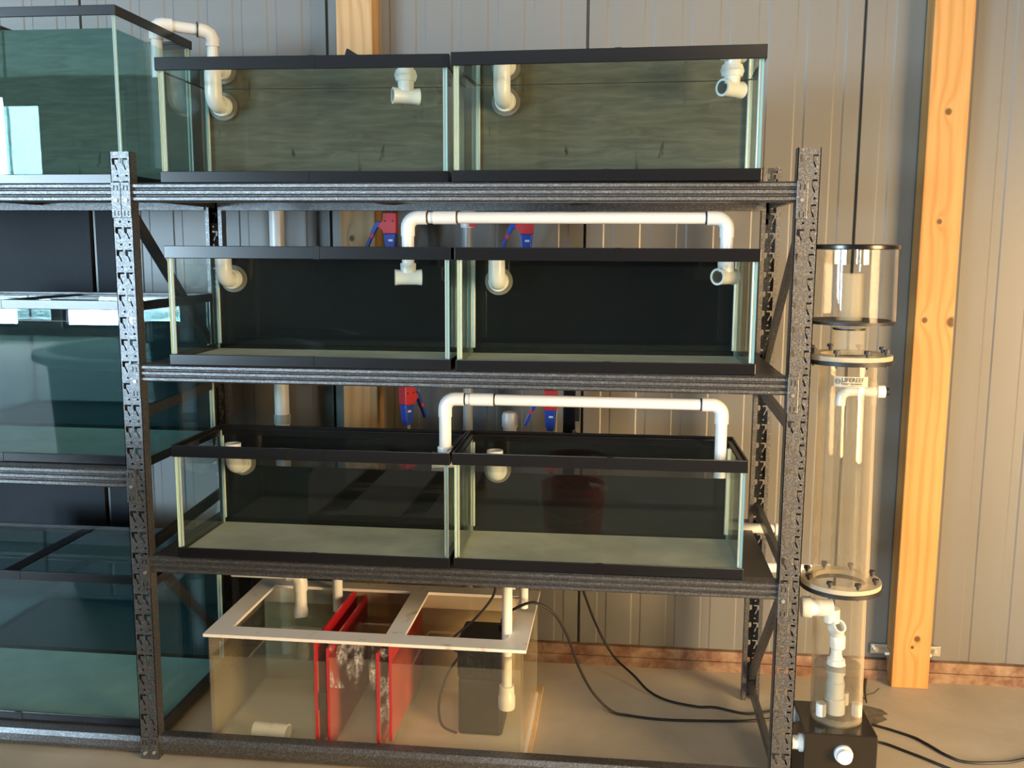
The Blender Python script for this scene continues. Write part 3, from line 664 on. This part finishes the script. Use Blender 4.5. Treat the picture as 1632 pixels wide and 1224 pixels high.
# ------------------------------------------------------------------ cords
def smooth(pts, n=8):
    P = [Vector(p) for p in pts]; out = []
    for i in range(len(P) - 1):
        p0, p1, p2, p3 = P[max(i - 1, 0)], P[i], P[i + 1], P[min(i + 2, len(P) - 1)]
        for k in range(n):
            t_ = k / n; out.append(0.5 * ((2 * p1) + (p2 - p0) * t_ + (2 * p0 - 5 * p1 + 4 * p2 - p3) * t_ ** 2 + (3 * p1 - p0 - 3 * p2 + p3) * t_ ** 3))
    out.append(P[-1]); return out
def cord(label, pts, r=.0042):
    o = obj('power_cord', MB().tube(smooth(pts), r, 8), m_rubber, center=True); tag(o, label, 'cord'); return o
cord('black power cord arching over the sump rim onto the floor', [(.955, .29, .333), (.962, .28, .367), (1.005, .26, .405), (1.055, .26, .422), (1.11, .28, .385), (1.15, .32, .30), (1.185, .36, .185), (1.23, .395, .085), (1.29, .41, .02), (1.345, .415, .006), (1.45, .405, .0045), (1.6, .415, .0045), (1.72, .43, .0045), (1.85, .47, .0045), (1.97, .50, .0045)])
cord('black power cord hanging from the third deck down to the floor by the sill', [(1.098, .63, .56), (1.12, .635, .48), (1.17, .66, .36), (1.215, .70, .22), (1.255, .73, .12), (1.30, .71, .06), (1.36, .655, .03), (1.41, .585, .010), (1.47, .535, .0045), (1.56, .497, .008), (1.62, .495, .010), (1.72, .475, .0045), (1.84, .52, .0045), (1.97, .53, .0045)])
cord('black power cord looping from the pump up under the third deck', [(.836, .245, .26), (.815, .24, .275), (.812, .24, .305), (.875, .26, .36), (.925, .285, .42), (.938, .29, .47), (.945, .30, .545)], .0038)
cord('thin black cord coiled in the sump water beside the pump', [(.840, .198, .27), (.820, .13, .25), (.800, .11, .19), (.795, .11, .14), (.805, .12, .09), (.835, .17, .045)], .0036)
cord('black cord leaving the skimmer box and curling over the open floor', [(1.995, .47, .0045), (2.09, .452, .0045), (2.188, .394, .0045), (2.222, .354, .0045), (2.262, .29, .0045), (2.305, .258, .0045), (2.39, .265, .0045), (2.478, .296, .0045), (2.75, .45, .0045)])
cord('second black cord running straight away from the skimmer box', [(1.990, .30, .0045), (2.077, .345, .0045), (2.159, .292, .0045), (2.241, .22, .0045), (2.40, .08, .0045), (2.7, -.1, .0045)])

# ------------------------------------------------------------------ skimmer column
KX, KY = 1.897, .098
def mat_tube():
    # used acrylic tube: clear, reflective at the edges, faintly hazy
    m = mat_glass('acrylic_tube', (0.965, 0.955, 0.93), 1.28); t = NT(m); nt = m.node_tree; out = nt.nodes['Material Output']
    src = out.inputs[0].links[0].from_socket; df = t.n('ShaderNodeBsdfDiffuse'); df.inputs[0].default_value = (0.72, 0.62, 0.46, 1)
    lw = t.n('ShaderNodeLayerWeight'); lw.inputs[0].default_value = .5
    mx = t.n('ShaderNodeMixShader'); t.l(t.math('ADD', t.math('MULTIPLY', t.math('POWER', lw.outputs['Facing'], 3.0), 0.45), 0.03), mx.inputs[0])
    t.l(src, mx.inputs[1]); t.l(df.outputs[0], mx.inputs[2]); t.l(mx.outputs[0], out.inputs[0]); return m
m_acrtube = mat_tube()
m_skw = mat_glass('skimmer_water', (0.68, 0.69, 0.67), 1.33); m_sktop = mat_veil('skimmer_water_top', (0.62, 0.62, 0.60), (0.16, 0.16, 0.15), 0.45)
sk = thing('protein_skimmer', 'tall clear acrylic skimmer column on a black box beside the orange timber post', 'protein skimmer', (KX, KY, 0))
def lean(mb): return mb.map(lambda x, y, z: (x - .020 * max(z - .2, 0), y, z))
ZB = .200
bx = obj('base_box', MB().bevbox(1.797, 1.984, -.003, .184, .001, ZB, .003), m_box, sk)
obj('knob', MB().tube([(1.897, -.003, .148), (1.897, -.012, .148), (1.897, -.013, .148), (1.897, -.026, .148)], [.024, .024, .020, .019], 24), m_pvc, bx)
sd = obj('side_knob', MB().tube([(1.797, .03, .155), (1.789, .03, .155), (1.788, .03, .155), (1.770, .03, .155)], [.024, .024, .019, .018], 20), m_pvc, bx)
obj('side_knob', MB().tube([(1.797, .15, .175), (1.789, .15, .175), (1.788, .15, .175), (1.775, .15, .175)], [.022, .022, .018, .017], 20), m_pvc, bx)
def cyl(name, r, z0, z1, mat, ri=None, par=None, n=40, dx=0, dy=0):
    return obj(name, lean(MB().tube([(KX + dx, KY + dy, z0 + (z1 - z0) * k / 6) for k in range(7)], r, n, ri if ri else r - .004)), mat, par or sk)
LR, UR = .0672, .0715
lt = cyl('lower_tube', LR, ZB + .001, .577, m_acrtube)
cyl('foot_disc', LR - .005, ZB + .002, ZB + .016, m_acrhazy, .001)
wl = MB(); wl.lathe([(LR - .006, ZB + .018), (LR - .006, .352)], (KX, KY, 0), 40, 0); wl.disc((KX, KY, .352), LR - .006, 40, 1); lean(wl)
obj('water', wl, [m_skw, m_sktop], sk)
# inner white stack of fittings
st = MB().tube([(KX - .004, KY, z) for z in (.214, .258, .2585, .285, .2855, .303, .3035, .325, .3255, .352, .3525, .366, .367, .375, .376, .400)],
               [.0275, .0275, .0235, .0235, .0245, .0245, .0215, .0215, .0255, .0255, .024, .023, .0165, .0165, .014, .014], 24)
obj('fitting_stack', lean(st), m_pvc, sk)
el = MB().tube([(KX - .002, KY, .395), (KX - .002, KY, .400), (KX - .002, KY, .43), (KX - .002, KY, .436)], [.0165, .0205, .0205, .017], 20); obj('union', lean(el), m_pvc, sk)
obj('spout', lean(MB().tube([(KX - .002, KY, .43), (KX - .006, KY - .004, .447), (KX - .012, KY - .018, .460), (KX - .004, KY - .034, .472)], [.0165, .020, .021, .018], 20, [.012, .014, .016, .014])), m_pvc, sk)
for dx, dy in ((-.046, -.03), (.050, -.02), (.03, .045)): obj('foot_block', lean(MB().tube([(KX + dx, KY + dy, ZB + .017), (KX + dx, KY + dy, ZB + .052)], .0135, 16)), m_pvc, sk)
# side inlet on the lower tube
inl = obj('inlet', lean(MB().tube([(KX - .102, KY - .01, .512), (KX - .097, KY - .01, .512), (KX - .077, KY - .01, .512), (KX - .076, KY - .01, .512), (KX - .02, KY - .01, .512)], [.026, .029, .029, .024, .022], 20)), m_pvc, sk)
obj('inlet_elbow', lean(MB().tube([(KX - .022, KY - .01, .512), (KX - .022, KY - .01, .475)], .0215, 20)), m_pvc, sk)
def flange(z, rr, holes, lowdark):
    a = lean(MB().tube([(KX, KY, z + .004), (KX, KY, z + .016)], rr, 48, UR - .002)); f = obj('flange', a, m_flg, sk)
    obj('gasket', lean(MB().tube([(KX, KY, z - .007), (KX, KY, z + .0035)], rr + .0025, 48, UR - .002)), m_rubber, sk)
    for k in range(holes):
        q = 2 * PI * (k + .35) / holes; x, y = KX + (rr - .013) * math.cos(q), KY + (rr - .013) * math.sin(q)
        obj('thumb_screw', lean(MB().tube([(x, y, z - .014), (x, y, z + .018), (x, y, z + .0185), (x, y, z + .024), (x, y, z + .0245), (x, y, z + .032)], [.003, .003, .0045, .0045, .0085, .0085], 8)), m_rubber, f)
m_flg = mat_veil('flange_acrylic', (0.95, 0.93, 0.88), (0.72, 0.62, 0.45), 0.55)
flange(.577, .1035, 8, True); flange(1.180, .1085, 8, True)
cyl('upper_tube', UR, .578, 1.196, m_acrtube)
cyl('inner_sleeve', .040, .60, 1.10, m_acr, .037, dx=.012)
cyl('neck', .0395, 1.197, 1.275, m_acrhazy, .037)
obj('neck_band', lean(MB().tube([(KX, KY, 1.258), (KX, KY, 1.2625)], .0402, 32, .0385)), m_rubber, sk)
cyl('cup_floor', .112, 1.275, 1.283, m_rubber, .036)
cyl('collection_cup', .1115, 1.2835, 1.462, mat_glass('cup_acrylic', (0.985, 0.98, 0.97), 1.2))
cyl('riser_pipe', .0315, 1.28, 1.402, m_acrhazy, .028)
cyl('riser_core', .027, 1.282, 1.398, m_acrhazy, .024)
obj('lid', lean(MB().lathe([(.0001, 1.475), (.112, 1.475), (.116, 1.472), (.116, 1.464), (.1135, 1.4625), (.1115, 1.462), (.0001, 1.462)], (KX, KY, 0), 48)), m_black, sk)
cyl('lid_skirt', .070, 1.425, 1.4615, m_acr, .067)
# outlet elbow on the upper tube
oe = obj('outlet_elbow', lean(MB().tube([(KX - .018, KY - .01, 1.062), (KX - .018, KY - .01, 1.075), (KX - .014, KY - .01, 1.090), (KX - .002, KY - .01, 1.099), (KX + .03, KY - .01, 1.100), (KX + .073, KY - .01, 1.100), (KX + .0735, KY - .01, 1.100), (KX + .092, KY - .01, 1.100)], [.0135, .0135, .0135, .0135, .013, .013, .0165, .0165], 18)), m_pvc, sk)
obj('tip', lean(MB().tube([(KX + .092, KY - .01, 1.100), (KX + .102, KY - .01, 1.100)], .0105, 14)), m_rubber, oe)
obj('pad', lean(MB().bevbox(KX + .046, KY * 0 + KX + .064, KY - .05, KY + .03, 1.068, 1.132, .003)), m_acrhazy, sk)
# printed label
def text(name, body, size, x, y, z, parent, mat, ang=0.0, spacing=1.0):
    cu = bpy.data.curves.new(name, 'FONT'); cu.body = body; cu.size = size; cu.space_character = spacing; cu.align_x = 'LEFT'; cu.offset = size * .022
    tmp = bpy.data.objects.new(name + '_tmp', cu); COL.objects.link(tmp); bpy.context.view_layer.update()
    me = bpy.data.meshes.new_from_object(tmp.evaluated_get(bpy.context.evaluated_depsgraph_get())); bpy.data.objects.remove(tmp)
    cx0 = KX - .020 * (z - .2)
    def wrap(v):   # wrap flat lettering round the tube
        xx = x + v.x - cx0; a = xx / (UR + .0012); r = UR + .0013
        return Vector((cx0 + math.sin(a) * r - wloc(parent).x, KY - math.cos(a) * r - wloc(parent).y, z + v.y - wloc(parent).z))
    for v in me.vertices: v.co = wrap(v.co)
    me.materials.clear(); me.materials.append(mat); o = bpy.data.objects.new(name, me); COL.objects.link(o); o.parent = parent; return o
lx0, lx1, lz0, lz1 = KX - .068, KX + .020, 1.118, 1.144
lm = MB(); nn = 14
vs = []
cxl = KX - .020 * .93
for k in range(nn + 1):
    a = (lx0 + (lx1 - lx0) * k / nn - cxl) / (UR + .001)
    for z in (lz0, lz1): vs.append((cxl + math.sin(a) * (UR + .0006), KY - math.cos(a) * (UR + .0006), z))
lm.add(vs, [(2 * k, 2 * k + 2, 2 * k + 3, 2 * k + 1) for k in range(nn)])
lab = obj('label_sticker', lm, m_white_lbl, sk, fix=False)
m_inkg = M('label_ink', (0.04, 0.035, 0.03), 0.6)
text('lettering', 'LIFEREEF', .0150, lx0 + .019, KY, lz0 + .0130, lab, m_inkg)
text('lettering', 'filter systems', .0082, lx0 + .019, KY, lz0 + .0060, lab, m_inkg, spacing=1.15)
eb = MB()
for r0, r1 in ((.0062, .0075), (.0025, .0042)):
    vs = [];
    for k in range(20):
        q = 2 * PI * k / 20
        for r in (r0, r1):
            xx = lx0 + .010 + r * math.cos(q) * (1 if r0 > .005 else 1.2); a = (xx - cxl) / (UR + .001); vs.append((cxl + math.sin(a) * (UR + .0013), KY - math.cos(a) * (UR + .0013), lz0 + .014 + r * math.sin(q)))
    eb.add(vs, [(2 * k, (2 * k + 2) % 40, (2 * k + 3) % 40, 2 * k + 1) for k in range(20)])
obj('emblem', eb, m_inkg, lab, fix=False)
ln = MB(); vs = []
for k in range(9):
    a = (lx0 + .022 + .050 * k / 8 - cxl) / (UR + .001)
    for z in (lz0 + .0028, lz0 + .0036): vs.append((cxl + math.sin(a) * (UR + .0013), KY - math.cos(a) * (UR + .0013), z))
ln.add(vs, [(2 * k, 2 * k + 2, 2 * k + 3, 2 * k + 1) for k in range(8)]); obj('rule_line', ln, m_inkg, lab, fix=False)

# scrap and twig on the floor
sc = MB(); pl = [(2.095, .585), (2.115, .578), (2.150, .560), (2.162, .530), (2.140, .52), (2.150, .495), (2.120, .47), (2.085, .447), (2.07, .48), (2.08, .53)]
sc.prism(pl, lambda a, b, d: (a, b, d), .0005, .003)
tag(obj('plastic_scrap', sc, mat_noise2('dark_scrap', (0.10, 0.085, 0.06), (0.2, 0.17, 0.12), 40, .7)), 'torn dark plastic scrap on the floor behind the skimmer box', 'scrap')
tw = MB().tube(smooth([(2.112, .60, .004), (2.118, .645, .008), (2.130, .70, .010), (2.150, .77, .006)]), [.0022 + .0035 * (i / 24.0) for i in range(25)], 6)
tw.tube([(2.118, .645, .008), (2.150, .66, .012), (2.172, .685, .016)], .002, 6); tw.tube([(2.114, .62, .006), (2.088, .66, .010), (2.085, .71, .014)], .002, 6)
tag(obj('dry_twig', tw, M('twig', (0.05, 0.04, 0.025), 0.8)), 'dry dark twig on the floor at the foot of the wall', 'twig')

# ------------------------------------------------------------------ things on the shop floor behind the camera, mirrored in the glass
tub = thing('round_tub', 'big round blue-grey plastic tub with rolled rim standing on the shop floor', 'tub', (-.62, -1.50, 0))
m_tub = M('tub_plastic', (0.07, 0.17, 0.25), 0.4)
obj('shell', MB().lathe([(.0001, .02), (.50, .02), (.50, 0), (.52, 0), (.575, 1.02), (.565, 1.02), (.51, .04), (.0001, .04)], (-.62, -1.50, 0), 48), m_tub, tub)
obj('rim', MB().lathe([(.57, .99), (.62, .985), (.632, 1.0), (.625, 1.02), (.57, 1.025), (.565, 1.01), (.57, .99)], (-.62, -1.50, 0), 48), M('tub_rim_lit', (0.22, 0.42, 0.52), 0.35), tub)  # rim in a lighter colour that carries its lit look
bk = thing('bucket', 'red plastic bucket with wire handle standing on the shop floor', 'bucket', (1.125, -1.92, 0))
obj('shell', MB().lathe([(.0001, 0), (.128, 0), (.1425, .30), (.149, .30), (.150, .33), (.145, .331), (.145, .345), (.149, .346), (.150, .37), (.144, .37), (.125, .01), (.0001, .01)], (1.125, -1.92, 0), 40), m_red, bk)
obj('handle', MB().tube(smooth([(1.125 - .151, -1.92, .33), (1.125 - .14, -1.83, .27), (1.125, -1.77, .22), (1.125 + .14, -1.83, .27), (1.125 + .151, -1.92, .33)]), .0025, 8), m_zinc, bk)
obj('rag', MB().prism([(1.20, -1.88), (1.29, -1.90), (1.28, -1.84), (1.22, -1.83)], lambda a, b, d: (a, b, d + (a - 1.2) * -.3), .372, .385), m_whitep, bk)
pal = thing('wood_pallet', 'weathered wooden pallet lying on the shop floor', 'pallet', (-.05, -2.75, 0))
m_pal = mat_noise2('pallet_wood', (0.22, 0.15, 0.11), (0.32, 0.23, 0.17), 9, .8)
for x0, x1 in ((-.95, -.66), (-.54, -.23), (-.10, .21), (.33, .55)): obj('board', MB().bevbox(x0, x1, -3.25, -2.12, .10, .118, .003), m_pal, pal)
for k in range(3): obj('runner', MB().bevbox(-.95, .55, -3.25 + k * .50, -3.17 + k * .50, .0, .0995, .003), m_pal, pal)
cb = thing('cardboard_box', 'brown cardboard box with hand holes on the shop floor', 'box', (1.24, -1.55, 0))
m_card = M('cardboard', (0.20, 0.13, 0.06), 0.8)
obj('carton', MB().bevbox(1.08, 1.41, -1.68, -1.42, .0, .20, .004), m_card, cb)
for x in (1.15, 1.33): obj('hand_hole', MB().bevbox(x - .02, x + .02, -1.4205, -1.418, .14, .158, .001), m_ply, cb)
